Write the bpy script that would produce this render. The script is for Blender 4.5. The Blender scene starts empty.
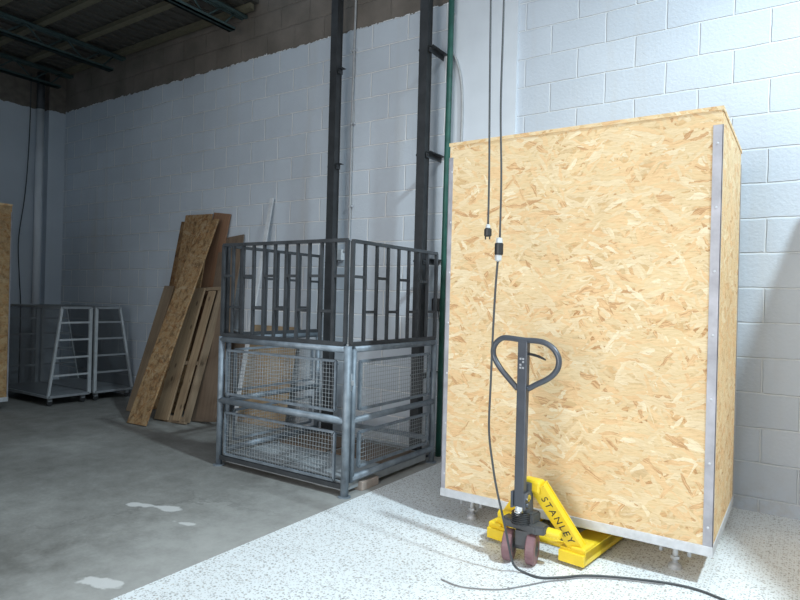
import bpy, bmesh, math, random
from mathutils import Vector, Matrix, Euler
random.seed(7)
V = Vector
COL = bpy.context.scene.collection
SC = bpy.context.scene

# ------------------------------------------------------------------ node helpers
def new_mat(name):
    m = bpy.data.materials.new(name); m.use_nodes = True
    nt = m.node_tree
    return m, nt, nt.nodes['Principled BSDF']
class NT:
    def __init__(s, nt): s.nt = nt
    def n(s, t, **kw):
        nd = s.nt.nodes.new(t)
        for k, v in kw.items():
            if k.startswith('i_'):
                key = k[2:]
                nd.inputs[int(key) if key.isdigit() else key.replace('_', ' ')].default_value = v
            else: setattr(nd, k, v)
        return nd
    def l(s, a, b): s.nt.links.new(a, b)
    def sock(s, x, inp):
        if isinstance(x, (int, float)): inp.default_value = x
        elif isinstance(x, (tuple, list)): inp.default_value = x
        else: s.l(x, inp)
    def math(s, op, a, b=0.0, c=None, clamp=False):
        nd = s.n('ShaderNodeMath', operation=op, use_clamp=clamp)
        s.sock(a, nd.inputs[0]); s.sock(b, nd.inputs[1])
        if c is not None: s.sock(c, nd.inputs[2])
        return nd.outputs[0]
    def mix(s, f, a, b, blend='MIX'):
        nd = s.n('ShaderNodeMix', data_type='RGBA', blend_type=blend)
        s.sock(f, nd.inputs[0]); s.sock(a, nd.inputs[6]); s.sock(b, nd.inputs[7])
        return nd.outputs[2]
    def ramp(s, f, stops, interp='LINEAR'):
        nd = s.n('ShaderNodeValToRGB'); cr = nd.color_ramp; cr.interpolation = interp
        while len(cr.elements) < len(stops): cr.elements.new(0.5)
        for e, (p, c) in zip(cr.elements, stops):
            e.position = p; e.color = (*c, 1) if len(c) == 3 else c
        s.l(f, nd.inputs[0]); return nd.outputs[0]
    def noise(s, vec, scale, detail=3, rough=.55):
        nd = s.n('ShaderNodeTexNoise'); nd.inputs['Scale'].default_value = scale
        nd.inputs['Detail'].default_value = detail; nd.inputs['Roughness'].default_value = rough
        if vec is not None: s.l(vec, nd.inputs['Vector'])
        return nd
    def mapping(s, vec, loc=(0,0,0), rot=(0,0,0), scale=(1,1,1)):
        nd = s.n('ShaderNodeMapping'); nd.inputs[1].default_value = loc
        nd.inputs[2].default_value = rot; nd.inputs[3].default_value = scale
        s.l(vec, nd.inputs[0]); return nd.outputs[0]
    def uv(s): return s.n('ShaderNodeTexCoord').outputs['UV']
    def obj(s): return s.n('ShaderNodeTexCoord').outputs['Object']
    def bump(s, h, strength, dist, bsdf):
        nd = s.n('ShaderNodeBump'); nd.inputs['Strength'].default_value = strength
        nd.inputs['Distance'].default_value = dist
        s.l(h, nd.inputs['Height']); s.l(nd.outputs[0], bsdf.inputs['Normal'])

def simple(name, col, rough=.5, metal=0., var=.12, vscale=14, bump=0.):
    m, nt, b = new_mat(name); g = NT(nt)
    nz = g.noise(g.obj(), vscale, 4)
    lo = tuple(c*(1-var) for c in col); hi = tuple(min(1, c*(1+var)) for c in col)
    g.l(g.ramp(nz.outputs['Fac'], [(.3, lo), (.7, hi)]), b.inputs['Base Color'])
    b.inputs['Roughness'].default_value = rough; b.inputs['Metallic'].default_value = metal
    if bump: g.bump(nz.outputs['Fac'], bump, .002, b)
    return m

# ---- oriented strand board: five overlapping layers of elongated flakes
def osb(name, gain=1.0, tint=(1,1,1), mottle=0.):
    m, nt, b = new_mat(name); g = NT(nt)
    uv = g.uv()
    warp = g.noise(uv, 5.0, 2)
    wv = g.n('ShaderNodeVectorMath', operation='SCALE'); g.l(warp.outputs['Color'], wv.inputs[0]); wv.inputs['Scale'].default_value = .07
    add = g.n('ShaderNodeVectorMath', operation='ADD'); g.l(uv, add.inputs[0]); g.l(wv.outputs[0], add.inputs[1])
    fine = g.noise(uv, 60, 2)
    fv = g.n('ShaderNodeVectorMath', operation='SCALE'); g.l(fine.outputs['Color'], fv.inputs[0]); fv.inputs['Scale'].default_value = .012
    add2 = g.n('ShaderNodeVectorMath', operation='ADD'); g.l(add.outputs[0], add2.inputs[0]); g.l(fv.outputs[0], add2.inputs[1])
    vec = add2.outputs[0]
    best = None; tone = None; edge = None
    layers = [(6, 6.5, 30), (-20, 8, 36), (33, 8, 38), (-50, 9, 46), (14, 7, 26), (-8, 9, 40), (62, 10, 48)]
    for i, (ang, sx, sy) in enumerate(layers):
        # Mapping type POINT: scale first, then rotate -> rotate first by its own node
        r1 = g.mapping(vec, rot=(0, 0, math.radians(ang)), loc=(i*3.17, i*1.71, 0))
        r2 = g.mapping(r1, scale=(sx, sy, 1))
        vo = g.n('ShaderNodeTexVoronoi', voronoi_dimensions='2D'); vo.inputs['Scale'].default_value = 1; g.l(r2, vo.inputs['Vector'])
        sep = g.n('ShaderNodeSeparateColor'); g.l(vo.outputs['Color'], sep.inputs[0])
        h, t = sep.outputs[0], sep.outputs[1]
        d = vo.outputs['Distance']
        h = g.math('SUBTRACT', h, g.math('MULTIPLY', d, .22))
        # along-strand fibre
        fb = g.noise(g.mapping(r1, scale=(9, 160, 1)), 1.0, 2).outputs['Fac']
        t = g.math('ADD', t, g.math('MULTIPLY', g.math('SUBTRACT', fb, .5), .45))
        if best is None: best, tone, edge = h, t, d
        else:
            gt = g.math('GREATER_THAN', h, best)
            mx = g.n('ShaderNodeMix', data_type='FLOAT'); g.l(gt, mx.inputs[0]); g.l(tone, mx.inputs[2]); g.l(t, mx.inputs[3])
            tone = mx.outputs[0]
            best = g.math('MAXIMUM', h, best)
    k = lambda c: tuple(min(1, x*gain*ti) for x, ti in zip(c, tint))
    col = g.ramp(tone, [(-.0, k((.48,.27,.12))), (.035, k((.60,.37,.18))), (.09, k((.68,.45,.23))), (.25, k((.70,.485,.255))), (.45, k((.67,.50,.275))), (.75, k((.69,.53,.315))), (.93, k((.715,.57,.355))), (1.0, k((.76,.635,.43)))])
    # dark resin gaps between flakes and large-scale drift
    gap = g.ramp(best, [(.56, (.86,.79,.70)), (.66, (1,1,1))])
    col = g.mix(1.0, col, gap, 'MULTIPLY')
    fibre = g.noise(g.mapping(vec, rot=(0,0,.12), scale=(16, 130, 1)), 1.0, 4, .65).outputs['Fac']
    col = g.mix(1.0, col, g.ramp(fibre, [(.30, (.62,.50,.40)), (.37, (.90,.87,.83)), (.5, (.98,.975,.97)), (.68, (1.06,1.07,1.09))]), 'MULTIPLY')
    big = g.noise(uv, 1.6, 2).outputs['Fac']
    col = g.mix(1.0, col, g.ramp(big, [(.3, (.90,.88,.86)), (.7, (1,1,1))]), 'MULTIPLY')
    if mottle:
        mo = g.noise(g.mapping(uv, scale=(1.6, 1, 1)), 9.0, 5, .7).outputs['Fac']
        col = g.mix(mottle, col, g.mix(1.0, col, g.ramp(mo, [(.30, (.22,.17,.14)), (.46, (.75,.68,.62)), (.52, (.95,.9,.85)), (.62, (1,1,1))]), 'MULTIPLY'))
    g.l(col, b.inputs['Base Color']); b.inputs['Roughness'].default_value = .72
    g.bump(best, .25, .004, b)
    return m

def wood(name, c0, c1, knots=True, dirt=0.0):
    m, nt, b = new_mat(name); g = NT(nt); uv = g.uv()
    st = g.mapping(uv, scale=(34, 1.6, 1))
    n1 = g.noise(st, 1.0, 5, .6)
    n2 = g.noise(uv, 3.0, 3)
    f = g.math('ADD', g.math('MULTIPLY', n1.outputs['Fac'], .75), g.math('MULTIPLY', n2.outputs['Fac'], .25))
    col = g.ramp(f, [(.3, c0), (.7, c1)])
    if knots:
        vo = g.n('ShaderNodeTexVoronoi', voronoi_dimensions='2D'); vo.inputs['Scale'].default_value = 1
        g.l(g.mapping(uv, scale=(5, 2.6, 1)), vo.inputs['Vector'])
        kk = g.ramp(vo.outputs['Distance'], [(.05, (1,1,1)), (.11, (0,0,0))])
        col = g.mix(g.math('MULTIPLY', kk, .75), col, (c0[0]*.35, c0[1]*.3, c0[2]*.3, 1))
    if dirt:
        n3 = g.noise(uv, 2.2, 4)
        col = g.mix(g.math('MULTIPLY', g.ramp(n3.outputs['Fac'], [(.5, (0,0,0)), (.72, (1,1,1))]), dirt), col, (.06,.045,.035,1))
    g.l(col, b.inputs['Base Color']); b.inputs['Roughness'].default_value = .75
    g.bump(f, .2, .002, b)
    return m

def blockwall(name, u0, v0, bw, bh, top=None, mortar=(.80,.83,.86), tone=(.63,.68,.74)):
    m, nt, b = new_mat(name); g = NT(nt); uv = g.uv()
    wob = g.noise(uv, 3.5, 2)
    wv = g.n('ShaderNodeVectorMath', operation='SCALE'); g.l(wob.outputs['Color'], wv.inputs[0]); wv.inputs['Scale'].default_value = .018
    ad = g.n('ShaderNodeVectorMath', operation='ADD'); g.l(uv, ad.inputs[0]); g.l(wv.outputs[0], ad.inputs[1])
    mp = g.mapping(ad.outputs[0], loc=(-u0-.009, -v0-.009, 0))
    br = g.n('ShaderNodeTexBrick', offset=.5, offset_frequency=2)
    br.inputs['Scale'].default_value = 1; br.inputs['Mortar Size'].default_value = .009
    br.inputs['Mortar Smooth'].default_value = .6; br.inputs['Brick Width'].default_value = bw; br.inputs['Row Height'].default_value = bh
    br.inputs['Color1'].default_value = (*tone, 1); br.inputs['Color2'].default_value = (*(c+.035 for c in tone), 1); br.inputs['Mortar'].default_value = (*mortar, 1)
    g.l(mp, br.inputs['Vector'])
    col = br.outputs['Color']
    n1 = g.noise(uv, 1.1, 4)
    col = g.mix(1.0, col, g.ramp(n1.outputs['Fac'], [(.3, (.90,.90,.90)), (.65, (1,1,1))]), 'MULTIPLY')
    # paint chips on the blocks
    n2 = g.noise(uv, 9, 5, .65)
    chip = g.ramp(n2.outputs['Fac'], [(.74, (0,0,0)), (.77, (1,1,1))])
    col = g.mix(g.math('MULTIPLY', chip, .5), col, (.30,.28,.26,1))
    # scuffs near the ground
    sep = g.n('ShaderNodeSeparateXYZ'); g.l(uv, sep.inputs[0])
    low = g.math('MULTIPLY', g.ramp(sep.outputs[1], [(0, (1,1,1)), (.35, (0,0,0))]), g.ramp(n2.outputs['Fac'], [(.45, (0,0,0)), (.7, (1,1,1))]))
    col = g.mix(g.math('MULTIPLY', low, .5), col, (.42,.39,.35,1))
    # vertical water streaks
    st = g.noise(g.mapping(uv, scale=(3.0, .25, 1)), 1.0, 4)
    col = g.mix(g.math('MULTIPLY', g.ramp(st.outputs['Fac'], [(.55, (0,0,0)), (.75, (1,1,1))]), .30), col, (.50,.46,.40,1))
    if top is not None:
        nn = g.noise(uv, 12, 4, .65)
        hgt = g.math('ADD', sep.outputs[1], g.math('MULTIPLY', g.math('SUBTRACT', nn.outputs['Fac'], .5), .10))
        msk = g.math('GREATER_THAN', hgt, top)
        n4 = g.noise(uv, 2.5, 5)
        raw = g.ramp(n4.outputs['Fac'], [(.3, (.14,.12,.10)), (.7, (.235,.20,.17))])
        col = g.mix(msk, col, raw)
    g.l(col, b.inputs['Base Color']); b.inputs['Roughness'].default_value = .6
    hb = g.math('ADD', g.math('MULTIPLY', br.outputs['Fac'], -1.0), g.math('MULTIPLY', g.noise(uv, 40, 3).outputs['Fac'], .25))
    g.bump(hb, .7, .018, b)
    return m

def terrazzo(name):
    m, nt, b = new_mat(name); g = NT(nt); uv = g.uv()
    col = g.ramp(g.noise(uv, 2.0, 4).outputs['Fac'], [(.3, (.79,.825,.84)), (.7, (.855,.89,.905))])
    for sc, lo, hi, amt, thr in ((48, .22, .32, .62, .62), (85, .26, .38, .55, .60), (26, .15, .21, .68, .74)):
        vo = g.n('ShaderNodeTexVoronoi', voronoi_dimensions='2D'); vo.inputs['Scale'].default_value = sc
        g.l(uv, vo.inputs['Vector'])
        sep = g.n('ShaderNodeSeparateColor'); g.l(vo.outputs['Color'], sep.inputs[0])
        inside = g.ramp(vo.outputs['Distance'], [(lo, (1,1,1)), (hi, (0,0,0))])
        pick = g.math('GREATER_THAN', sep.outputs[0], thr)
        chip = g.ramp(sep.outputs[1], [(0, (.13,.12,.11)), (.35, (.30,.25,.21)), (.6, (.36,.35,.34)), (.8, (.22,.23,.24)), (1, (.52,.44,.36))])
        col = g.mix(g.math('MULTIPLY', g.math('MULTIPLY', inside, pick), amt), col, chip)
    dirt = g.noise(uv, 1.7, 5)
    col = g.mix(g.math('MULTIPLY', g.ramp(dirt.outputs['Fac'], [(.5, (0,0,0)), (.75, (1,1,1))]), .14), col, (.52,.50,.47,1))
    g.l(col, b.inputs['Base Color']); b.inputs['Roughness'].default_value = .42
    return m

def concrete(name):
    m, nt, b = new_mat(name); g = NT(nt); uv = g.uv()
    n1 = g.noise(uv, .7, 6, .6); n2 = g.noise(uv, 6, 5, .65); n3 = g.noise(uv, 45, 3, .6)
    f = g.math('ADD', g.math('MULTIPLY', n1.outputs['Fac'], .55), g.math('ADD', g.math('MULTIPLY', n2.outputs['Fac'], .3), g.math('MULTIPLY', n3.outputs['Fac'], .15)))
    col = g.ramp(f, [(.38, (.145,.142,.13)), (.5, (.215,.212,.198)), (.62, (.30,.298,.28))])
    # dust dragged off the white floor along its border, cured-in cracks, spilled white paint
    sep = g.n('ShaderNodeSeparateXYZ'); g.l(uv, sep.inputs[0])
    edge = g.ramp(g.math('ADD', sep.outputs[0], g.math('MULTIPLY', g.math('SUBTRACT', n2.outputs['Fac'], .5), .6)), [(.0, (0,0,0)), (1, (1,1,1))])
    dx = g.n('ShaderNodeMapRange'); dx.inputs[1].default_value = -3.7; dx.inputs[2].default_value = -2.8
    g.l(g.math('ADD', sep.outputs[0], g.math('MULTIPLY', g.math('SUBTRACT', n2.outputs['Fac'], .5), .8)), dx.inputs[0])
    col = g.mix(g.math('MULTIPLY', dx.outputs[0], .45), col, (.52,.52,.50,1))
    cr = g.n('ShaderNodeTexVoronoi', voronoi_dimensions='2D', feature='DISTANCE_TO_EDGE'); cr.inputs['Scale'].default_value = .55
    wob = g.n('ShaderNodeVectorMath', operation='SCALE'); g.l(n2.outputs['Color'], wob.inputs[0]); wob.inputs['Scale'].default_value = .5
    ad = g.n('ShaderNodeVectorMath', operation='ADD'); g.l(uv, ad.inputs[0]); g.l(wob.outputs[0], ad.inputs[1])
    g.l(ad.outputs[0], cr.inputs['Vector'])
    crk = g.math('MULTIPLY', g.ramp(cr.outputs['Distance'], [(.004, (1,1,1)), (.014, (0,0,0))]), g.ramp(n1.outputs['Fac'], [(.45, (0,0,0)), (.6, (1,1,1))]))
    col = g.mix(g.math('MULTIPLY', crk, .45), col, (.12,.115,.11,1))
    for (px, py, rx, ry, an) in ((-3.80, 2.62, .26, .055, -.35), (-3.02, 1.77, .14, .06, -.3), (-3.35, 2.55, .12, .03, -.3)):
        q = g.mapping(uv, loc=(-px, -py, 0)); q = g.mapping(q, rot=(0, 0, an)); q = g.mapping(q, scale=(1/rx, 1/ry, 1))
        ln = g.n('ShaderNodeVectorMath', operation='LENGTH'); g.l(q, ln.inputs[0])
        d = g.math('ADD', ln.outputs['Value'], g.math('MULTIPLY', g.math('SUBTRACT', g.noise(uv, 7, 4).outputs['Fac'], .5), 3.0))
        col = g.mix(g.math('MULTIPLY', g.ramp(d, [(.55, (1,1,1)), (.80, (0,0,0))]), .7), col, (.66,.66,.65,1))
    g.l(col, b.inputs['Base Color']); b.inputs['Roughness'].default_value = .7
    g.bump(f, .3, .01, b)
    return m

M = {}
M['osb'] = osb('osb_fresh', 1.16, (1,1.02,1.06))
M['osb_old'] = osb('osb_weathered', .60, (1.0, .92, .87), 1.0)
M['osb_dark'] = osb('osb_stained', .36, (1.05, .86, .72), 1.0)
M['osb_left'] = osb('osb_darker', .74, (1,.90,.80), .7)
M['pine'] = wood('pine_slat', (.22,.15,.09), (.40,.285,.175))
M['reddish'] = wood('reddish_board', (.20,.10,.06), (.33,.19,.11), False)
M['brown'] = wood('brown_board', (.125,.088,.06), (.22,.155,.108), False, .5)
M['tan'] = wood('tan_board', (.20,.145,.095), (.32,.235,.155), False, .3)
M['cardboard'] = simple('cardboard', (.36,.26,.16), .85)
M['block_wood'] = simple('pale_wood', (.46,.38,.33), .8)
M['galv'] = simple('galvanised_steel', (.56,.58,.61), .45, .35, .12, 20)
M['galv_rust'] = simple('stained_galvanised_strip', (.37,.37,.405), .5, .3, .25, 7)
M['pipe'] = simple('galvanised_pipe', (.21,.25,.29), .5, .25, .3, 11)
M['mesh'] = simple('wire_mesh', (.33,.36,.38), .55, .3)
M['dark'] = simple('dark_steel', (.06,.066,.073), .5, .3, .25, 9)
M['mast'] = simple('mast_steel', (.055,.058,.062), .45, .4, .2, 9)
M['teal'] = simple('teal_paint', (.05,.085,.085), .6)
M['purlin'] = simple('brown_steel', (.15,.135,.09), .7)
M['deck'] = simple('roof_deck', (.085,.08,.07), .8)
M['jack'] = simple('yellow_paint', (.86,.62,.03), .38, 0, .05)
M['pole'] = simple('charcoal_paint', (.085,.095,.115), .35, .2, .1)
M['chrome'] = simple('chrome', (.75,.75,.76), .15, 1.0, .03)
M['black'] = simple('black_plastic', (.025,.026,.028), .5)
M['cast'] = simple('cast_iron', (.10,.105,.11), .55, .3)
M['tread'] = simple('wheel_polyurethane', (.215,.115,.125), .5, 0, .1)
M['ink'] = simple('black_ink', (.03,.03,.03), .5)
M['cable'] = simple('cable_sheath', (.055,.06,.065), .55)
M['greycable'] = simple('grey_cable', (.22,.22,.23), .6)
M['white'] = simple('white_plastic', (.78,.79,.80), .4, 0, .04)
M['collar'] = simple('pale_grey_plastic', (.55,.57,.58), .4, 0, .1, 30)
M['offwhite'] = simple('white_painted_strip', (.62,.64,.66), .6)
M['green'] = simple('green_paint', (.022,.105,.082), .5, 0, .3, 8)
M['conduit'] = simple('grey_conduit', (.42,.43,.44), .6)
M['cart'] = simple('cart_steel', (.33,.35,.37), .45, .3)
M['cartlight'] = simple('cart_rail', (.52,.55,.57), .4, .2)
M['sheet'] = simple('plate_steel', (.40,.43,.45), .5, .3, .2, 5)
M['plaster'] = simple('smooth_plaster', (.68,.725,.785), .6, 0, .05, 3, .15)
M['leftwall'] = simple('left_plaster', (.76,.79,.83), .6, 0, .06, 2, .2)
M['concrete'] = concrete('concrete_floor'); M['terrazzo'] = terrazzo('terrazzo_floor')
M['wall_a'] = blockwall('painted_blocks', -5.083, 4.451-.26*17-.0, .46, .26, 4.45, (.95,.96,.97), (.60,.655,.72))
M['wall_b'] = blockwall('painted_blocks_bright', -.98, 3.728-.259*15, .48, .259, None, (.74,.785,.835), (.565,.62,.695))
M['label'] = simple('pale_label', (.42,.44,.47), .5)
# dark lower glass-like sheet of the carts: thin translucent film
def film(name, col, alpha):
    m, nt, b = new_mat(name); b.inputs['Base Color'].default_value = (*col, 1); b.inputs['Alpha'].default_value = alpha; b.inputs['Roughness'].default_value = .3
    g = NT(nt); nz = g.noise(g.obj(), 6, 3); g.l(g.ramp(nz.outputs['Fac'], [(.3, tuple(c*.8 for c in col)), (.7, col)]), b.inputs['Base Color'])
    return m
M['film'] = film('smoky_sheet', (.20,.215,.23), .4)

# ------------------------------------------------------------------ mesh helpers
class MB:
    def __init__(s): s.bm = bmesh.new(); s.uvl = s.bm.loops.layers.uv.new('UVMap'); s.off = (random.random()*5, random.random()*5)
    def _uv(s, faces, M4=None, off=None):
        inv = M4.inverted() if M4 is not None else None
        ox, oy = off if off is not None else s.off
        for f in faces:
            f.normal_update()
            n = f.normal.copy()
            if inv is not None: n = (inv.to_3x3() @ n)
            ax = max(range(3), key=lambda i: abs(n[i]))
            for lp in f.loops:
                p = lp.vert.co if inv is None else inv @ lp.vert.co
                a, b_ = ((p.y, p.z), (p.x, p.z), (p.x, p.y))[ax]
                lp[s.uvl].uv = (a+ox, b_+oy)
    def box(s, lo, hi, M4=None, bev=0.0, off=None, keepuv=True):
        lo, hi = V(lo), V(hi); c = (lo+hi)/2; d = hi-lo
        before = set(s.bm.faces)
        r = bmesh.ops.create_cube(s.bm, size=1.0)
        vs = r['verts']
        for v in vs: v.co = V((v.co.x*d.x, v.co.y*d.y, v.co.z*d.z)) + c
        fs = list({f for v in vs for f in v.link_faces})
        if bev > 0:
            es = list({e for v in vs for e in v.link_edges})
            rr = bmesh.ops.bevel(s.bm, geom=es, offset=min(bev, min(d)*.45), segments=2, profile=.5, affect='EDGES')
            fs = [f for f in s.bm.faces if f not in before]
            vs = list({v for f in fs for v in f.verts})
        s._uv(fs, None, off)
        if M4 is not None:
            for v in vs: v.co = M4 @ v.co
        return s
    def bar(s, a, b, w, h, up=(0,0,1), bev=0.0):
        a, b = V(a), V(b); d = b-a; L = d.length; z = d.normalized(); u = V(up)
        if abs(z.dot(u)) > .98: u = V((0,1,0))
        x = u.cross(z).normalized(); y = z.cross(x)
        m = Matrix((x, y, z)).transposed().to_4x4(); m.translation = a
        return s.box((-w/2, -h/2, 0), (w/2, h/2, L), m, bev)
    def tube(s, pts, r, n=10, cap=True, smooth=True):
        pts = [V(p) for p in pts]; rings = []
        rs = r if isinstance(r, (list, tuple)) else [r]*len(pts)
        t0 = (pts[1]-pts[0]).normalized()
        ref = V((0,0,1)) if abs(t0.z) < .9 else V((1,0,0))
        x = t0.cross(ref).normalized()
        faces = []
        for i, p in enumerate(pts):
            if i == 0: t = t0
            elif i == len(pts)-1: t = (pts[i]-pts[i-1]).normalized()
            else: t = ((pts[i+1]-p).normalized()+(p-pts[i-1]).normalized()).normalized()
            x = (x - t*x.dot(t)).normalized(); y = t.cross(x)
            rings.append([s.bm.verts.new(p + (x*math.cos(2*math.pi*k/n)+y*math.sin(2*math.pi*k/n))*rs[i]) for k in range(n)])
        for i in range(len(pts)-1):
            for k in range(n):
                f = s.bm.faces.new((rings[i][k], rings[i][(k+1)%n], rings[i+1][(k+1)%n], rings[i+1][k])); f.smooth = smooth; faces.append(f)
        if cap:
            faces.append(s.bm.faces.new(rings[0][::-1])); faces.append(s.bm.faces.new(rings[-1]))
        s._uv(faces); return s
    def lathe(s, o, axis, prof, n=24):
        pts = [V(o)+V(axis).normalized()*h for h, r in prof]
        # rings along axis, allowing repeated positions
        ax = V(axis).normalized(); ref = V((0,0,1)) if abs(ax.z) < .9 else V((1,0,0))
        x = ax.cross(ref).normalized(); y = ax.cross(x)
        rings = [[s.bm.verts.new(p+(x*math.cos(2*math.pi*k/n)+y*math.sin(2*math.pi*k/n))*max(r, 1e-4)) for k in range(n)] for p, (h, r) in zip(pts, prof)]
        fs = []
        for i in range(len(rings)-1):
            for k in range(n):
                fs.append(s.bm.faces.new((rings[i][k], rings[i][(k+1)%n], rings[i+1][(k+1)%n], rings[i+1][k])))
        fs.append(s.bm.faces.new(rings[0][::-1])); fs.append(s.bm.faces.new(rings[-1]))
        s._uv(fs); return s
    def prism(s, poly, h, M4):      # polygon in local XY, extruded along +Z by h
        a = [s.bm.verts.new(V((x, y, 0))) for x, y in poly]; b = [s.bm.verts.new(V((x, y, h))) for x, y in poly]
        n = len(poly); fs = [s.bm.faces.new(a[::-1]), s.bm.faces.new(b)]
        for i in range(n): fs.append(s.bm.faces.new((a[i], a[(i+1)%n], b[(i+1)%n], b[i])))
        s._uv(fs)
        for v in a+b: v.co = M4 @ v.co
        return s
    def done(s, name, mats, parent=None, loc=None):
        bmesh.ops.recalc_face_normals(s.bm, faces=s.bm.faces)
        me = bpy.data.meshes.new(name); s.bm.to_mesh(me); s.bm.free()
        for m in (mats if isinstance(mats, list) else [mats]): me.materials.append(m)
        o = bpy.data.objects.new(name, me); COL.objects.link(o)
        if parent is not None: o.parent = parent
        if loc is not None: o.location = loc
        return o
def tag(o, label, cat, group=None):
    o['label'] = label; o['category'] = cat
    if group: o['group'] = group
    return o
def thing(name, loc, label, cat, rz=0, group=None):
    o = bpy.data.objects.new(name, None); COL.objects.link(o); o.empty_display_size = .2
    o.location = loc; o.rotation_euler = (0, 0, rz)
    return tag(o, label, cat, group)
def struct(o): o['kind'] = 'structure'; return o
def spline(pts, sub=8):
    pts = [V(p) for p in pts]; out = []
    for i in range(len(pts)-1):
        p0 = pts[max(i-1, 0)]; p1 = pts[i]; p2 = pts[i+1]; p3 = pts[min(i+2, len(pts)-1)]
        for k in range(sub):
            t = k/sub
            out.append(.5*((2*p1)+(p2-p0)*t+(2*p0-5*p1+4*p2-p3)*t*t+(3*p1-p0-3*p2+p3)*t**3))
    out.append(pts[-1]); return out

# ------------------------------------------------------------------ the setting
WY = 5.225          # face of the long block wall
EX = -10.35         # face of the end wall
FX = -2.793         # concrete / terrazzo border
CZ = 5.12           # underside of roof deck
RX = -5.7           # end of the roof deck, cut short to keep its shade off the wall
o = MB(); o.box((EX-.2, -3, -.15), (FX, WY+.2, 0), off=(0,0)); struct(o.done('floor', M['concrete']))
o = MB(); o.box((FX, -3, -.15), (4.5, WY+.2, 0), off=(0,0)); struct(o.done('floor.001', M['terrazzo']))
o = MB(); o.box((EX-.2, WY, 0), (-2.6, WY+.2, 6.5), off=(0,0)); struct(o.done('wall_back', M['wall_a']))
o = MB(); o.box((-2.6, WY, 0), (4.5, WY+.2, 6.5), off=(0,0)); struct(o.done('wall_back.001', M['wall_b']))
# end wall: smooth plaster, raw above the paint line
m, nt, b = new_mat('end_wall'); g = NT(nt); uv = g.uv(); sp = g.n('ShaderNodeSeparateXYZ'); g.l(uv, sp.inputs[0])
nn = g.noise(uv, 9, 4); hh = g.math('ADD', sp.outputs[1], g.math('MULTIPLY', g.math('SUBTRACT', nn.outputs['Fac'], .5), .08))
n0 = g.noise(uv, 1.2, 4)
g.l(g.mix(g.math('GREATER_THAN', hh, 4.42), g.ramp(n0.outputs['Fac'], [(.3, (.53,.58,.64)), (.7, (.60,.65,.71))]), g.ramp(nn.outputs['Fac'], [(.3, (.12,.10,.085)), (.7, (.19,.165,.14))])), b.inputs['Base Color'])
b.inputs['Roughness'].default_value = .65; M['endwall'] = m
o = MB(); o.box((EX-.2, -3, 0), (EX, WY, 6.5), off=(0,0)); struct(o.done('wall_left', M['endwall']))
o = MB(); o.box((-2.93, WY-.035, 0), (-2.25, WY, 6.5)); struct(o.done('trim_1', M['plaster']))
o = MB(); o.box((EX, 4.965, 0), (-10.22, WY, 5.0), off=(0,0)); struct(o.done('trim_2', M['endwall']))
# ribbed metal roof deck
o = MB()
o.box((EX, -3, CZ), (RX, WY, CZ+.05))
x = EX+.1
while x < RX-.1:
    o.box((x, -3, CZ-.03), (x+.05, WY, CZ+.001)); x += .19
struct(o.done('ceiling', M['deck']))

# purlins (run along the long wall) and open-web joists (run towards it)
ords = ['closest to the long block wall', 'second from the long block wall', 'third from the long block wall', 'fourth from the long block wall', 'fifth from the long block wall', 'sixth from the long block wall']
for i, y in enumerate((5.13, 4.56, 4.0, 3.43, 2.86, 2.29)):
    o = MB(); o.box((EX+.01, y-.03, CZ-.095), (RX-.02, y+.03, CZ-.031)); o.box((EX+.01, y-.045, CZ-.10), (RX-.02, y+.045, CZ-.094))
    tag(o.done('roof_purlin', M['purlin']), 'brown steel roof purlin under the dark deck, ' + ords[i], 'purlin', 'roof purlins')
def joist(x, where):
    t = thing('roof_joist', (x, 1, CZ-.36), 'dark teal open-web roof joist ' + where, 'joist', 0, 'roof joists')
    y0, y1 = -3.5, 4.15
    for nm, z in (('top_chord', .22), ('bottom_chord', .0)):
        b = MB(); yy = y1+.072 if nm == 'top_chord' else y1-.12
        b.box((-.055, y0, z), (-.012, yy, z+.035)); b.box((.012, y0, z), (.055, yy, z+.035)); b.box((-.055, y0, z+(.03 if z > .1 else 0)), (.055, yy, z+(.036 if z > .1 else .006)))
        b.done(nm, M['teal'], t)
    b = MB(); k = 0; y = y0+.1
    while y+.26 < y1-.1:
        b.tube([(0, y, .02 if k % 2 else .24), (0, y+.26, .24 if k % 2 else .02)], .011, 6); y += .26; k += 1
    b.tube([(0, y, .02), (0, y1-.1, .22)], .011, 6)
    b.done('web', M['teal'], t)
    return t
joist(-10.05, 'against the end wall'); joist(-8.58, 'second from the end wall'); joist(-5.95, 'crossing nearest above the leaning boards')

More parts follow.
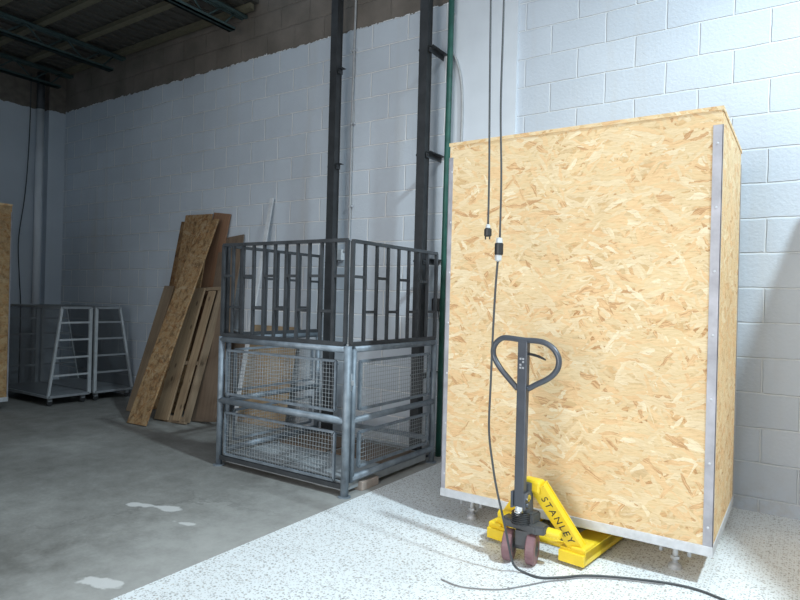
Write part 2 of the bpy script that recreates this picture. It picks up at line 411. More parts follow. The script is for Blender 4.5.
# ------------------------------------------------------------------ OSB crates
def crate(loc, W, D, z0, z1, label, rz=0, feet=True, skin='osb'):
    t = thing('shipping_crate', loc, label, 'crate', rz, 'OSB shipping crates')
    T = .02; ch = .055; pz = z0+ch
    b = MB(); b.box((.004, 0, pz), (W-.004, T, z1-.022)); b.done('front_panel', M[skin], t)
    b = MB(); b.box((.004, D-T, pz), (W-.004, D, z1-.022)); b.done('back_panel', M[skin], t)
    for x0 in (0, W-T):
        b = MB(); b.box((x0, T, pz), (x0+T, D-T, z1-.022)); b.done('side_panel', M[skin], t)
    b = MB(); b.box((-.004, -.004, z1-.022), (W+.004, D+.004, z1)); b.done('top_panel', M['osb'], t)
    # angle-iron corner strips with screws
    for k, (cx, cy, sx, sy) in enumerate(((0,0,1,1), (W,0,-1,1), (0,D,1,-1), (W,D,-1,-1))):
        b = MB(); q = .004; wf = .046 if k != 0 else .03
        x0, x1 = sorted((cx-sx*q, cx+sx*wf)); y0, y1 = sorted((cy-sy*q, cy))
        b.box((x0, y0, pz-.002), (x1, y1, z1-.10), bev=.001)
        x0, x1 = sorted((cx-sx*q, cx)); y0, y1 = sorted((cy-sy*q, cy+sy*.012))
        b.box((x0, y0, pz-.002), (x1, y1, z1-.10))
        c = b.done('corner_strip', M['galv_rust'], t)
        if k < 2:
            for j in range(7):
                s = MB(); s.lathe((cx+sx*.022, -.004, pz+.1+j*(z1-pz-.3)/6), (0,-1,0), [(0, .007), (.002, .006), (.003, .002)], 10); s.done('screw', M['galv'], c)
    for nm, a, b_ in (('front', (-.006,-.006), (W+.006, .05)), ('back', (-.006, D-.05), (W+.006, D+.006)), ('l', (-.006,.05), (.05, D-.05)), ('r', (W-.05,.05), (W+.006, D-.05))):
        b = MB(); b.box((a[0], a[1], z0), (b_[0], b_[1], pz), bev=.003); b.done('base_channel', M['galv'], t)
    b = MB(); b.box((.05, .05, z0+.02), (W-.05, D-.05, pz-.005)); b.done('floor_panel', M['osb'], t)
    if feet:
        for fx in (.16, W-.205):
            for fy in (.16, D-.16):
                b = MB(); b.lathe((fx, fy, .0), (0,0,1), [(0,.038),(.014,.038),(.024,.032),(.034,.016),(.034,.014)], 20); f = b.done('levelling_foot', M['galv'], t)
                b = MB(); b.tube([(fx, fy, .028), (fx, fy, z0+.02)], .016, 10); b.lathe((fx, fy, .055), (0,0,1), [(0,.026),(.016,.026)], 6); b.done('threaded_rod', M['galv'], f)
                for ddx in (-.075, .075):
                    b = MB(); b.tube([(fx+ddx, fy-.02, z0-.075), (fx+ddx, fy-.02, z0+.02)], .011, 8); b.done('bracket_bolt', M['galv'], f)
    return t
crate((-2.058, 3.65, 0), 1.668, 1.1, .165, 2.585, 'large pale OSB crate lifted on levelling feet, yellow pallet jack pushed under it')
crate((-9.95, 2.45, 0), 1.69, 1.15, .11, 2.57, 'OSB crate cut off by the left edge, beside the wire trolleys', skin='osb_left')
# its long side, from (.20, 4.97) to (1.25, 2.75), faces the bright crate
dv = V((1.05, -2.22)).normalized()
crate((.20, 4.97, 0), 2.456, .55, .11, 2.6, 'added narrow OSB crate, unseen beyond the right edge, shading the wall', math.atan2(dv.y, dv.x))  # added unseen crate, placed to cast the slanted shade on the right wall

# ------------------------------------------------------------------ pallet jack
J = thing('pallet_jack', (-1.335, 3.385, 0), 'yellow hand pallet jack with charcoal D-shaped handle under the large OSB crate', 'pallet jack', math.radians(-7))
def jp(b, name, mat, parent=J): return b.done(name, M[mat], parent)
for sx in (-1, 1):
    b = MB()
    xo, xi = .32*sx, .165*sx
    lo, hi = min(xo, xi), max(xo, xi)
    b.box((lo, .105, .045), (hi, 1.2, .10), bev=.006)
    b.box((min(xo, xo-sx*.012), .105, .022), (max(xo, xo-sx*.012), 1.2, .10), bev=.003)
    fk = jp(b, 'fork', 'jack')
    b = MB(); b.box((lo, .085, .02), (hi, .105, .085), bev=.004)            # low front plate of the heel
    b.box((min(xo, xo-sx*.09), .10, .095), (max(xo, xo-sx*.09), .24, .118), bev=.008)
    jp(b, 'heel_plate', 'jack', fk)
    b = MB(); b.lathe((xo-sx*.05, .135, .118), (0,0,1), [(0,.011),(.012,.011)], 6); jp(b, 'heel_bolt', 'chrome', fk)
    b = MB(); b.lathe(((lo+hi)/2-.03, 1.05, .04), (1,0,0), [(0,.04),(.06,.04)], 20); jp(b, 'load_roller', 'tread', fk)
# inclined torsion bars, hub and lettering
def slope_bar(A, B, wa, wb, th):
    A, B = V(A), V(B); d = (B-A).normalized(); yv = V((0,1,0)); w = d.cross(yv).normalized(); n = w.cross(d).normalized()
    m = Matrix((d, w, n)).transposed().to_4x4(); m.translation = A
    return m, (B-A).length
aR, bR = (.062, .03, .435), (.262, .15, .09)
m, L = slope_bar(aR, bR, .1, .1, .06)
b = MB(); b.prism([(0,-.043),(L,-.036),(L,.036),(0,.043)], .05, m @ Matrix.Translation((0,0,-.025)))
bmesh.ops.bevel(b.bm, geom=list(b.bm.edges), offset=.006, segments=2, affect='EDGES')
barR = jp(b, 'inclined_bar', 'jack')
m2, L2 = slope_bar((-.03, .055, .40), (-.262, .15, .09), .1, .1, .06)
b = MB(); b.prism([(0,-.03),(L2,-.028),(L2,.028),(0,.03)], .04, m2 @ Matrix.Translation((0,0,-.02)))
bmesh.ops.bevel(b.bm, geom=list(b.bm.edges), offset=.006, segments=2, affect='EDGES')
jp(b, 'inclined_bar', 'jack')
b = MB(); b.box((-.035, -.005, .395), (.085, .07, .475), bev=.016); jp(b, 'hub', 'jack')
# lettering
fc = bpy.data.curves.new('lettering', 'FONT'); fc.body = 'STANLEY'; fc.size = .058; fc.extrude = .0012; fc.align_x = 'CENTER'; fc.align_y = 'CENTER'; fc.space_character = 1.35; fc.offset = .0
fo = bpy.data.objects.new('lettering_curve', fc); COL.objects.link(fo)
bpy.context.view_layer.update()
me = bpy.data.meshes.new_from_object(fo.evaluated_get(bpy.context.evaluated_depsgraph_get()))
bpy.data.objects.remove(fo)
nf = m.col[2].to_3d(); d = m.col[0].to_3d()
if nf.y > 0: nf = -nf
up = nf.cross(d)
tm = Matrix((d, up, nf)).transposed().to_4x4(); tm.translation = (V(aR)+V(bR))/2 + nf*.0258 + d*.0
me.transform(tm); me.materials.clear(); me.materials.append(M['ink'])
lt = bpy.data.objects.new('lettering', me); COL.objects.link(lt); lt.parent = barR; lt['label'] = 'black capital letters along the yellow bar'
# yellow cross shaft with rounded ends
b = MB(); b.lathe((.10, .0, .20), (1,.12,-.05), [(0,.0),(0,.022),(.006,.027),(.11,.027),(.115,.02)], 18); jp(b, 'link_arm', 'jack')
b = MB(); b.lathe((-.10, .03, .215), (-1,.12,-.05), [(0,.0),(0,.022),(.006,.027),(.10,.027),(.105,.02)], 18); jp(b, 'link_arm', 'jack')
b = MB(); b.tube([(-.30,.16,.085), (.30,.16,.085)], .02, 12); jp(b, 'cross_shaft', 'jack')
# pump casting, piston, spring, steering fork, wheels
b = MB(); b.prism([(-.135,-.035),(-.11,-.06),(.09,-.07),(.14,-.045),(.14,.02),(.05,.045),(-.09,.045),(-.135,.02)], .05, Matrix.Translation((0,0,.185)))
b.prism([(-.07,-.05),(.07,-.05),(.07,.05),(-.07,.05)], .06, Matrix.Translation((0,0,.23)))
bmesh.ops.bevel(b.bm, geom=list(b.bm.edges), offset=.008, segments=2, affect='EDGES')
cast = jp(b, 'pump_casting', 'cast')
b = MB(); b.lathe((-.005,-.075,.285), (0,0,1), [(0,.030),(.016,.030),(.018,.024),(.05,.024),(.052,.017),(.085,.017),(.087,.024),(.10,.024)], 20); jp(b, 'pump_piston', 'chrome')
b = MB(); b.lathe((.0,.0,.285), (0,0,1), [(0,.04),(.17,.035),(.172,.02)], 20); jp(b, 'pump_cylinder', 'cast')
b = MB(); pts = []
for i in range(73):
    a = i/12*2*math.pi; pts.append((-.002+.052*math.cos(a), -.06+.045*math.sin(a), .222+.006*i/12*2))
b.tube(pts, .005, 6); jp(b, 'coil_spring', 'black')
b = MB()
b.box((-.035,-.075,.10), (.055,-.02,.19), bev=.006); b.tube([(-.092,-.048,.09),(.094,-.048,.09)], .014, 12)
jp(b, 'steering_fork', 'cast')
for wx in (-.072, .062):
    b = MB(); b.lathe((wx-.026, -.048, .0905), (1,0,0), [(0,.05),(0,.084),(.005,.0895),(.047,.0895),(.052,.084),(.052,.05)], 36); w = jp(b, 'steering_wheel', 'tread')
    b = MB(); b.lathe((wx-.028, -.048, .0905), (1,0,0), [(0,.022),(.003,.05),(.053,.05),(.056,.022)], 24); jp(b, 'wheel_hub', 'cast', w)
# the steering axle is turned towards the operator
SR = Matrix.Translation((-.005,-.048,0)) @ Matrix.Rotation(math.radians(16), 4, 'Z') @ Matrix.Translation((.005,.048,0))
for o in J.children_recursive:
    if o.name.split('.')[0] in ('steering_fork', 'steering_wheel', 'wheel_hub'): o.data.transform(SR)
# handle
b = MB(); b.box((-.024,-.108,.335), (.036,-.068,1.285), bev=.005); pole = jp(b, 'handle_pole', 'pole')
b = MB(); b.box((-.04,-.118,.325), (-.026,-.05,.42), bev=.003); jp(b, 'pole_bracket', 'pole')
b = MB(); b.box((.038,-.118,.325), (.052,-.05,.42), bev=.003); jp(b, 'pole_bracket', 'pole')
b = MB(); b.tube([(-.045,-.088,.35),(.062,-.088,.35)], .012, 10); jp(b, 'pivot_axle', 'pole')
b = MB(); b.lathe((.052,-.088,.395), (1,0,0), [(0,.02),(.012,.02)], 14); jp(b, 'pivot_pin', 'chrome')
lp = [(-.028,-.088,1.005), (-.085,-.088,1.055), (-.145,-.088,1.112), (-.185,-.088,1.165), (-.198,-.088,1.205), (-.190,-.088,1.245), (-.160,-.088,1.278), (-.115,-.088,1.295),
      (.006,-.088,1.288), (.095,-.088,1.288), (.150,-.088,1.276), (.195,-.088,1.246), (.222,-.088,1.20), (.220,-.088,1.150), (.190,-.088,1.105), (.145,-.088,1.072), (.095,-.088,1.045), (.040,-.088,1.012)]
b = MB(); b.tube(spline(lp, 4), .0165, 12); loop = jp(b, 'handle_loop', 'pole')
b = MB(); b.tube(spline([(.03,-.085,1.212), (.075,-.088,1.207), (.115,-.09,1.198), (.148,-.092,1.185)], 4), [.008]*8+[.0075,.007,.006,.005,.003], 8); jp(b, 'release_lever', 'black')
b = MB(); b.box((-.012,-.1092,1.12), (.026,-.1078,1.195))
stk = jp(b, 'sticker', 'pole')
b = MB()
for i in range(4):
    for j in range(2):
        if (i+j) % 3 != 2: b.box((-.008+.017*j, -.1102, 1.125+.017*i), (.004+.017*j, -.1090, 1.136+.017*i))
jp(b, 'sticker_icons', 'label', stk)

# ------------------------------------------------------------------ lift: two masts and the caged platform
def mast(x, label, bl):
    t = thing('lift_mast', (x, 4.955, 0), label, 'mast', 0, 'lift masts')
    b = MB()
    b.box((-.045,-.045,0), (.045,-.037,6.2)); b.box((-.045,.037,0), (.045,.045,6.2)); b.box((-.006,-.04,0), (.006,.04,6.2)); b.box((.028,-.04,0), (.036,.04,6.2)); b.box((-.036,-.04,0), (-.028,.04,6.2))
    b.done('column', M['mast'], t)
    b = MB(); b.box((-.10,-.085,0), (.10,.085,.012)); b.done('base_plate', M['dark'], t)
    for z in (.75, 1.85, 2.87, 3.88):
        b = MB(); b.box((.046,-.02,z), (.052,bl,z+.055)); b.box((.046,-.02,z+.05), (.098,bl,z+.056)); br = b.done('wall_bracket', M['dark'], t)
        b = MB(); b.lathe((-.045,-.02,z+.028), (-1,0,0), [(0,.012),(.016,.012)], 6); b.done('clamp_bolt', M['dark'], br)
        b = MB(); b.lathe((.052,-.01,z+.028), (1,0,0), [(0,.012),(.014,.012)], 6); b.done('clamp_bolt', M['dark'], br)
    return t
mast(-4.205, 'dark steel lift mast left of the thin wall conduit, at the back of the cage', .05)
mast(-3.09, 'dark steel lift mast with stub brackets, near the green pipe', .268)

X0, X1, Y0, Y1 = -4.29, -2.866, 3.6, 4.88
CG = thing('lift_cage', ((X0+X1)/2, (Y0+Y1)/2, 0), 'grey pipe and wire mesh lift cage with dark barred railing on top', 'cage')
ox, oy = (X0+X1)/2, (Y0+Y1)/2
def cp(b, name, mat, parent=CG):
    ob = b.done(name, M[mat], parent)
    ob.data.transform(Matrix.Translation((-ox, -oy, 0)))
    return ob
PR = .027
for (x, y, r) in ((X0,Y0,PR), (X1,Y0,.031), (X1,Y1,PR), (X0,Y1,PR)):
    b = MB(); b.tube([(x,y,.0), (x,y,1.14)], r, 14); b.lathe((x,y,0), (0,0,1), [(0,.05),(.008,.05),(.009,.03)], 16); cp(b, 'corner_post', 'pipe')
def rail(a, c, z, r=PR, name='rail'):
    b = MB(); b.tube([(a[0],a[1],z), (c[0],c[1],z)], r, 12); return cp(b, name, 'pipe')
rail((X0,Y0), (X1,Y0), 1.115); rail((X0,Y0), (X1,Y0), .575, .029)
def mesh_panel(A, B, z0, z1, fr=.018):
    # framed wire panel in the vertical plane through A-B
    A, B = V((*A,0)), V((*B,0)); L = (B-A).length; d = (B-A)/L
    P = lambda s, z: A+d*s+V((0,0,z))
    b = MB()
    for s0, q0, s1, q1 in ((0,z0,L,z0), (0,z1,L,z1), (0,z0,0,z1), (L,z0,L,z1)): b.bar(P(s0,q0), P(s1,q1), fr, fr*1.2, up=(d.y, -d.x, 0))
    f = cp(b, 'mesh_panel', 'pipe')
    b = MB(); st = .031
    n = int(L/st)
    for i in range(1, n): b.tube([P(i*L/n, z0), P(i*L/n, z1)], .0018, 4, False, False)
    n = int((z1-z0)/st)
    for i in range(1, n): b.tube([P(0, z0+i*(z1-z0)/n), P(L, z0+i*(z1-z0)/n)], .0018, 4, False, False)
    cp(b, 'wire_mesh', 'mesh', f)
mesh_panel((-4.215,Y0), (-2.98,Y0), .64, 1.02); mesh_panel((-4.215,Y0), (-2.975,Y0), .11, .475)
b = MB(); b.bar((X0,Y0,.075), (X1,Y0,.075), .03, .035); cp(b, 'sill_angle', 'dark')
for sx, gx in ((1, X1), (-1, X0)):
    # gate: pipe frame with two wire panels
    b = MB(); y0, y1 = Y0+.075, Y1-.012
    b.tube([(gx,y0,.10), (gx,y0,1.115)], .024, 12)
    for z, r in ((1.115,.027), (.568,.026), (.128,.027)): b.tube([(gx,y0-.01,z), (gx,y1,z)], r, 12)
    cp(b, 'gate', 'pipe')
    mesh_panel((gx, 3.755), (gx, 4.785), .645, 1.015, .02); mesh_panel((gx, 3.76), (gx, 4.785), .20, .465, .02)
    b = MB(); b.tube([(gx,y0-.035,.80), (gx,y0-.035,.93)], .012, 10); b.box((gx-.018,y0-.06,.84), (gx+.018,y0-.01,.88), bev=.004); cp(b, 'hinge', 'galv')
# railings above
def railing(A, B, nb, zlo, zhi, up0):
    A, B = V((*A,0)), V((*B,0)); L = (B-A).length; d = (B-A)/L
    w = .022
    b = MB(); b.bar(A+V((0,0,zlo)), B+V((0,0,zlo)), .034, .03); rl = cp(b, 'railing', 'dark')
    b = MB(); b.bar(A+V((0,0,zhi)), B+V((0,0,zhi)), .032, .026); cp(b, 'handrail', 'dark', rl)
    for i in range(nb):
        p = A+d*(L*i/(nb-1)); ww = .027 if i in (0, nb-1) else w
        b = MB(); b.bar(p+V((0,0,zlo)), p+V((0,0,zhi)), ww, ww)
        cp(b, 'baluster', 'dark', rl)
    for i in range(nb-1):
        z = zlo+(zhi-zlo)*(.655 if (i+up0) % 2 == 0 else .31)
        b = MB(); b.bar(A+d*(L*i/(nb-1))+V((0,0,z)), A+d*(L*(i+1)/(nb-1))+V((0,0,z)), .02, .022); cp(b, 'spacer_bar', 'dark', rl)
railing((X0,Y0), (X1-.03,Y0), 12, 1.155, 1.945, 0)
railing((X1,Y0+.03), (X1,Y1), 9, 1.155, 1.94, 0)
railing((X0,Y0+.05), (X0,Y1), 9, 1.155, 1.94, 1)
# platform
b = MB()
for a, c in (((X0+.05,Y0+.06),(X1-.05,Y0+.06)), ((X0+.05,Y1-.06),(X1-.05,Y1-.06)), ((X0+.05,Y0+.06),(X0+.05,Y1-.06)), ((X1-.05,Y0+.06),(X1-.05,Y1-.06)), ((X0+.05,4.24),(X1-.05,4.24)), ((-3.6,Y0+.06),(-3.6,Y1-.06))):
    b.bar((*a,.06), (*c,.06), .05, .06)
pf = cp(b, 'platform_frame', 'sheet')
for (xa, ya, xb, yb) in ((-4.21,3.70,-3.63,4.21), (-3.57,3.70,-2.95,4.21)):
    b = MB(); b.box((xa,ya,.09), (xb,yb,.098), bev=.002); cp(b, 'deck_plate', 'sheet', pf)
for (xa, ya, xb, yb) in ((-4.21,4.27,-3.63,4.78), (-3.57,4.27,-2.95,4.78)):
    b = MB(); b.box((xa,ya,.09), (xb,yb,.105)); cp(b, 'deck_board', 'brown', pf)
# carriage: rollers and arms riding on the masts
b = MB()
b.bar((X0,Y1,.22), (X1,Y1,.22), .035, .04); cp(b, 'carriage_beam', 'pipe')

# ------------------------------------------------------------------ boards leaning on the wall
def board(name, B, T, w, t, mat, label=None, cat='board', parent=None, group='leaning boards', ymax=WY-.003, xdir=(1,0,0), lift=True):
    B, T = V(B), V(T); a = (T-B).normalized(); L = (T-B).length
    x = V(xdir); x = (x-a*x.dot(a)).normalized(); n = x.cross(a)
    if n.y > 0: n = n                      # outward normal handled by symmetric thickness
    m = Matrix((x, n, a)).transposed().to_4x4(); m.translation = B
    b = MB(); b.box((-w/2, -t/2, 0), (w/2, t/2, L), m, bev=.002)
    if lift:
        dz = .001-min(v.co.z for v in b.bm.verts); dy = min(0, ymax-max(v.co.y for v in b.bm.verts))
        for v in b.bm.verts: v.co += V((0, dy, dz))
    o = b.done(name, M[mat], parent)
    if label: tag(o, label, cat, group)
    return o
board('strand_board', (-6.72,4.78,0), (-6.66,5.16,2.545), .54, .018, 'osb_old', 'wide weathered OSB panel upright behind the long sloping board')
board('strand_board', (-7.12,4.84,0), (-6.96,5.20,2.47), .22, .018, 'osb_dark', 'dark narrow OSB strip peeking out left of the wide upright panel')
board('wooden_board', (-6.58,4.93,0), (-6.25,5.205,2.53), .32, .02, 'reddish', 'reddish-brown board behind, right of the tallest OSB panel')
board('wooden_board', (-5.80,4.63,0), (-6.05,5.20,2.22), .42, .018, 'brown', 'dirty brown board at the right end of the pile by the cage')
board('wooden_board', (-7.04,4.50,0), (-7.00,4.985,1.60), .20, .02, 'tan', 'short narrow tan board at the left end of the pile')
board('strand_board', (-6.30,4.10,0), (-6.37,5.10,2.45), .35, .022, 'osb_old', 'long weathered OSB board sloping in front of the pile')
# nailed slat frame
B0, T0 = V((-6.17,4.42,0)), V((-6.26,4.99,1.60))
PF = thing('slat_frame', B0, 'nailed pine frame of two slats and cleats leaning in front of the brown board', 'wood frame', 0, 'leaning boards')
a = (T0-B0).normalized(); x = V((1,0,0)); x = (x-a*x.dot(a)).normalized(); n = a.cross(x)*-1
if n.y > 0: n = -n
mm = Matrix((x, -n, a)).transposed().to_4x4()
Lf = (T0-B0).length
def fp(nm, lo, hi, mat):
    b = MB(); b.box(lo, hi, mm, bev=.002)
    b.done(nm, M[mat], PF)
# front faces look to -y (local -Y)
fp('slat', (-.25,-.022,.02), (.00,.0,Lf-.02), 'pine')
fp('slat', (.075,-.012,.03), (.195,.008,Lf-.06), 'pine')
fp('stringer', (.235,.0,.03), (.27,.09,Lf-.05), 'tan')
for z0, z1 in ((.005,.085), (.70,.745), (Lf-.045,Lf)): fp('cleat', (-.17,.009,z0), (.27,.055,z1), 'tan')
# white strip and cardboard behind the cage
o = board('wall_strip', (-5.50,4.82,0), (-5.35,5.19,2.68), .055, .02, 'offwhite', 'thin white strip leaning on the wall behind the cage railing', 'strip', None, None)
o = board('cardboard_sheet', (-5.25,4.98,0), (-5.25,5.20,1.15), .78, .012, 'cardboard', 'low brown cardboard sheet leaning on the wall behind the cage', 'sheet', None, None)
o = board('plywood_offcut', (-5.98,4.97,0), (-5.85,5.19,1.02), .34, .016, 'brown', 'short dark plywood offcut behind the left end of the cage', 'board', None)
# wood block under the gate
b = MB(); b.box((-2.93,3.80,0), (-2.85,4.02,.07), bev=.004); tag(b.done('wood_block', M['block_wood']), 'pale wooden beam on the floor under the cage gate', 'beam')

# ------------------------------------------------------------------ wire trolleys
def trolley(ya, yb, slant_left, label, x1=-8.1, x0=-9.55):
    # ya..yb along the wall direction; one upright vertical, the other slanted (narrow at top)
    t = thing('rack_trolley', ((x0+x1)/2, (ya+yb)/2, 0), label, 'trolley', 0, 'A-shaped rack trolleys')
    cx, cy = (x0+x1)/2, (ya+yb)/2
    def tp(b, nm, mat, parent=t):
        ob = b.done(nm, M[mat], parent); ob.data.transform(Matrix.Translation((-cx,-cy,0))); return ob
    zb, zt = .125, 1.285
    def ys(z):
        f = (z-zb)/(zt-zb)*.15
        return (ya+f, yb) if slant_left else (ya, yb-f*1.45)
    for x in (x1, x0):
        for z in (zb, zt):
            y_a, y_b = ys(z); b = MB(); b.bar((x,y_a,z), (x,y_b,z), .03, .03); tp(b, 'end_bar', 'cart')
        for k in (0, 1):
            b = MB(); b.bar((x,ys(zb)[k],zb), (x,ys(zt)[k],zt), .04 if (k == 1) == slant_left else .028, .03, up=(1,0,0)); tp(b, 'upright', 'cartlight')
    for i, z in enumerate((.395,.628,.861,1.088)):
        y_a, y_b = ys(z)
        for x in (x1, x0):
            b = MB(); b.bar((x,y_a+.01,z), (x,y_b-.01,z), .022, .024); tp(b, 'rung', 'cartlight' if slant_left else 'cart')
    for z in (zb, zt):
        for k in (0, 1):
            b = MB(); b.bar((x0,ys(z)[k],z), (x1,ys(z)[k],z), .03, .03); tp(b, 'side_rail', 'cart')
    b = MB(); s = -1 if slant_left else 1; k = 0 if slant_left else 1
    q = [V((x0,ys(zb)[k],zb)), V((x1,ys(zb)[k],zb)), V((x1,ys(zt)[k],zt)), V((x0,ys(zt)[k],zt))]
    vs = [b.bm.verts.new(p) for p in q]+[b.bm.verts.new(p+V((0,.004,0))) for p in q]
    fs = [b.bm.faces.new([vs[i] for i in f]) for f in ((0,1,2,3),(7,6,5,4),(0,4,5,1),(1,5,6,2),(2,6,7,3),(3,7,4,0))]
    b._uv(fs); tp(b, 'side_sheet', 'film')
    b = MB(); b.box((x0,ya,zb-.012), (x1,yb,zb+.012)); tp(b, 'base_tray', 'cart')
    for x in (x1-.06, x0+.06):
        for y in (ya+.05, yb-.05):
            b = MB(); b.box((x-.02,y-.025,.06), (x+.02,y+.025,zb-.012)); c = tp(b, 'caster', 'cart')
            b = MB(); b.lathe((x-.014,y,.035), (1,0,0), [(0,.03),(.004,.035),(.024,.035),(.028,.03)], 16); tp(b, 'caster_wheel', 'black', c)
    return t
trolley(4.01, 4.545, True, 'grey rack trolley with slanted left side, nearer the left crate')
trolley(4.625, 5.185, False, 'grey rack trolley with slanted right side, against the block wall')

# ------------------------------------------------------------------ cables
def cord(name, pts, r, mat, parent=None, sub=8, n=8):
    b = MB(); b.tube(spline(pts, sub), r, n); return b.done(name, M[mat], parent)
t = thing('hanging_cable', (-1.5,3.1,1.882), 'shorter dark hanging cable with a plain black plug, left of the pair', 'cable', 0, 'cables hanging from the ceiling')
L0 = V((1.5,-3.1,-1.882))
sh = lambda ps: [V(p)+L0 for p in ps]
cord('cable', sh([(-1.55,3.12,6.3),(-1.53,3.11,4.6),(-1.509,3.1,3.2),(-1.500,3.1,2.6),(-1.492,3.1,2.2),(-1.491,3.1,1.937)]), .006, 'cable', t)
b = MB(); b.lathe((.009,0,.055), (0,0,-1), [(0,.006),(.004,.012),(.022,.014)], 14); b.done('plug_collar', M['collar'], t)
b = MB(); b.lathe((.009,0,.034), (0,0,-1), [(0,.014),(.008,.021),(.042,.021),(.048,.015)], 16); b.box((-.008,-.003,-.03), (-.002,.003,-.01)); b.box((.018,-.003,-.03), (.024,.003,-.01)); b.done('plug_body', M['black'], t)
t = thing('hanging_cable', (-1.42,3.1,1.835), 'longer dark hanging cable ending in a socket joined to the extension cord', 'cable', 0, 'cables hanging from the ceiling')
L0 = V((1.42,-3.1,-1.835))
cord('cable', sh([(-1.44,3.12,6.3),(-1.435,3.11,4.6),(-1.429,3.1,3.2),(-1.432,3.1,2.6),(-1.418,3.1,2.2),(-1.417,3.1,1.86)]), .006, 'cable', t)
b = MB(); b.lathe((.0,0,.025), (0,0,-1), [(0,.007),(.004,.016),(.03,.02)], 16); b.done('socket_collar', M['collar'], t)
b = MB(); b.lathe((-.001,0,-.006), (0,0,-1), [(0,.02),(.004,.024),(.06,.024),(.066,.02)], 18); b.done('socket_body', M['black'], t)
t = thing('extension_cord', (-1.43,3.1,1.715), 'dark extension cord dropping past the jack handle and running over the floor', 'cord')
L0 = V((1.43,-3.1,-1.715))
b = MB(); b.lathe((.006,0,.048), (0,0,-1), [(0,.02),(.01,.02),(.03,.018),(.036,.007)], 16); b.done('plug_collar', M['collar'], t)
cord('cable', sh([(-1.425,3.1,1.74),(-1.430,3.1,1.68),(-1.437,3.1,1.55),(-1.444,3.1,1.346),(-1.450,3.1,1.05),(-1.453,3.1,.789),(-1.425,3.1,.60),(-1.396,3.1,.465),(-1.356,3.12,.284),(-1.327,3.15,.11),(-1.318,3.19,.035),(-1.27,3.205,.008),(-1.173,3.197,.0075),(-1.08,3.27,.0075),(-.982,3.372,.0075),(-.85,3.45,.0075),(-.721,3.507,.0075),(-.57,3.56,.0075),(-.433,3.567,.0075),(-.265,3.509,.0075),(.3,3.3,.0075),(.62,3.25,.0075)]), .0065, 'cable', t, 8)
o = cord('floor_cord', [(-.60,3.53,.006),(-.725,3.485,.006),(-.86,3.425,.006),(-.985,3.345,.006),(-1.06,3.255,.006),(-1.128,3.18,.006),(-1.199,3.07,.006),(-1.294,2.943,.006),(-1.427,2.863,.006),(-1.506,2.845,.006),(-1.60,2.86,.006)], .0035, 'greycable')
tag(o, 'thin grey cord lying loose on the speckled floor in front of the jack', 'cord')

# ------------------------------------------------------------------ wall services
b = MB(); b.tube([(-2.925,5.11,0), (-2.895,5.11,6.2)], .029, 10); tag(b.done('green_pipe', M['green']), 'green painted vertical pipe between lift and large crate', 'pipe')
o = cord('flexible_conduit', [(-2.905,5.17,4.30),(-2.93,5.17,4.08),(-2.925,5.172,3.95),(-2.863,5.175,3.82),(-2.813,5.175,3.62),(-2.794,5.175,3.34),(-2.796,5.175,3.03),(-2.80,5.175,2.3),(-2.80,5.175,.01)], .013, 'conduit')
tag(o, 'grey flexible conduit curving down the wall beside the green pipe', 'conduit')
t = thing('wall_conduit', (-4.165,5.2,1.9), 'thin grey conduit down the wall between the two lift masts', 'conduit')
b = MB(); b.tube(spline([(.01,0,3.6), (.01,0,2.8), (-.002,0,1.5), (0,0,.3), (-.03,0,.16), (-.10,0,.10)], 5), .012, 8); b.done('conduit_tube', M['conduit'], t)
for z in (.6, 1.5, 2.3):
    b = MB(); b.box((-.028,-.014,z), (.032,.02,z+.02)); b.done('pipe_clip', M['galv'], t)
o = MB(); o.box((-4.33,5.165,1.92), (-4.24,5.222,2.04), bev=.006); tag(o.done('outlet_box', M['offwhite']), 'small pale outlet box on the wall at the foot of the thin conduit', 'outlet')
t = thing('switch_box', (-3.02,5.19,1.40), 'small dark switch box with trailing wire, left of the green pipe', 'switch')
b = MB(); b.box((-.045,-.05,0), (.045,.035,.125), bev=.01); b.done('box', M['black'], t)
b = MB(); b.lathe((0,-.05,.065), (0,-1,0), [(0,.02),(.01,.02),(.014,.014)], 14); b.done('push_button', M['dark'], t)
cord('wire', [(.01,0,.01),(.03,-.01,-.10),(.09,-.01,-.22),(.16,-.005,-.30),(.20,0,-.52)], .005, 'cable', t)
b = MB(); b.tube([(-10.24,4.84,0), (-10.24,4.84,4.40)], .055, 14)
dp = b.done('downpipe', M['leftwall']); tag(dp, 'pale downpipe in the far left corner beside the column', 'pipe')
b = MB(); b.tube([(-10.24,4.84,4.40), (-10.24,4.84,4.98)], .056, 14); b.done('bare_pipe_top', M['dark'], dp)
o = cord('corner_cable', [(-10.33,4.73,4.95),(-10.33,4.73,4.3),(-10.32,4.71,3.6),(-10.33,4.68,3.0),(-10.32,4.60,2.3),(-10.33,4.63,1.7),(-10.33,4.66,1.2),(-10.33,4.66,.01)], .008, 'cable')
tag(o, 'loose dark cable hanging on the end wall beside the pale downpipe', 'cable')

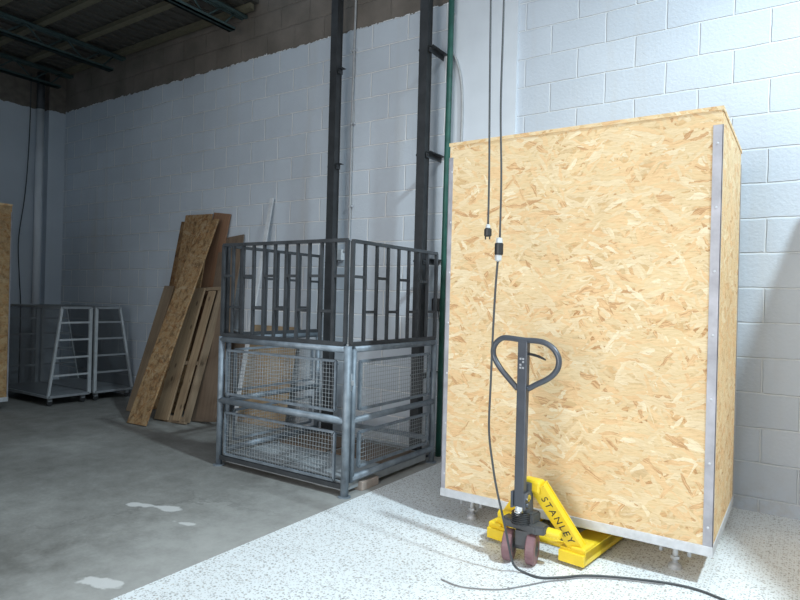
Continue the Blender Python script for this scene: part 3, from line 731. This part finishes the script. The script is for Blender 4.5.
# ------------------------------------------------------------------ light
def light(kind, name, loc, energy, col, **kw):
    l = bpy.data.lights.new(name, kind); l.energy = energy; l.color = col
    for k, v in kw.items(): setattr(l, k, v)
    o = bpy.data.objects.new(name, l); COL.objects.link(o); o.location = loc; return o
LAMP = V((2.9, 2.4, 7.2))
FILL, LAMPW, OVERHEAD, WORLD = 64, 2180, 95, .23
light('AREA', 'overhead_fill', (.3,.3,6.8), OVERHEAD, (.88,.96,1.0), shape='RECTANGLE', size=1.4, size_y=3.2)  # invented soft fill overhead, added to brighten the white floor; not a roof opening
light('SPOT', 'bay_lamp', LAMP, LAMPW, (.74,.91,1.0), shadow_soft_size=.22, spot_size=math.radians(138), spot_blend=.55)   # high-bay reflector lamp, opening straight down
# added warm fill from behind the camera; no doorway is built there
d = light('AREA', 'rear_fill', (-1.9,-2.8,1.9), FILL, (1.0,.95,.90), shape='RECTANGLE', size=3.4, size_y=3.0, spread=math.radians(96))
d.rotation_euler = (V((-1.3,4.5,1.3))-V(d.location)).to_track_quat('-Z','Y').to_euler()
w = bpy.data.worlds.new('World'); SC.world = w; w.use_nodes = True
bg = w.node_tree.nodes['Background']; bg.inputs[0].default_value = (.66,.83,1.0,1); bg.inputs[1].default_value = WORLD

# ------------------------------------------------------------------ camera (solved from the room's vanishing points)
yaw, roll, f = -.58914, .025673, 607.45
cy, sy = math.cos(yaw), math.sin(yaw)
fw = V((sy, cy, 0)); r0 = V((cy, -sy, 0)); u0 = V((0,0,1))
r = r0*math.cos(roll)+u0*math.sin(roll); u = u0*math.cos(roll)-r0*math.sin(roll)
cam = bpy.data.cameras.new('camera'); cam.sensor_width = 36; cam.lens = f*36/800; cam.clip_start = .05
co = bpy.data.objects.new('camera', cam); COL.objects.link(co)
mw = Matrix((r, u, -fw)).transposed().to_4x4(); mw.translation = (0,0,1.5); co.matrix_world = mw
SC.camera = co
SC.view_settings.view_transform = 'Standard'; SC.view_settings.look = 'None'; SC.view_settings.gamma = 1; SC.view_settings.exposure = 0.27
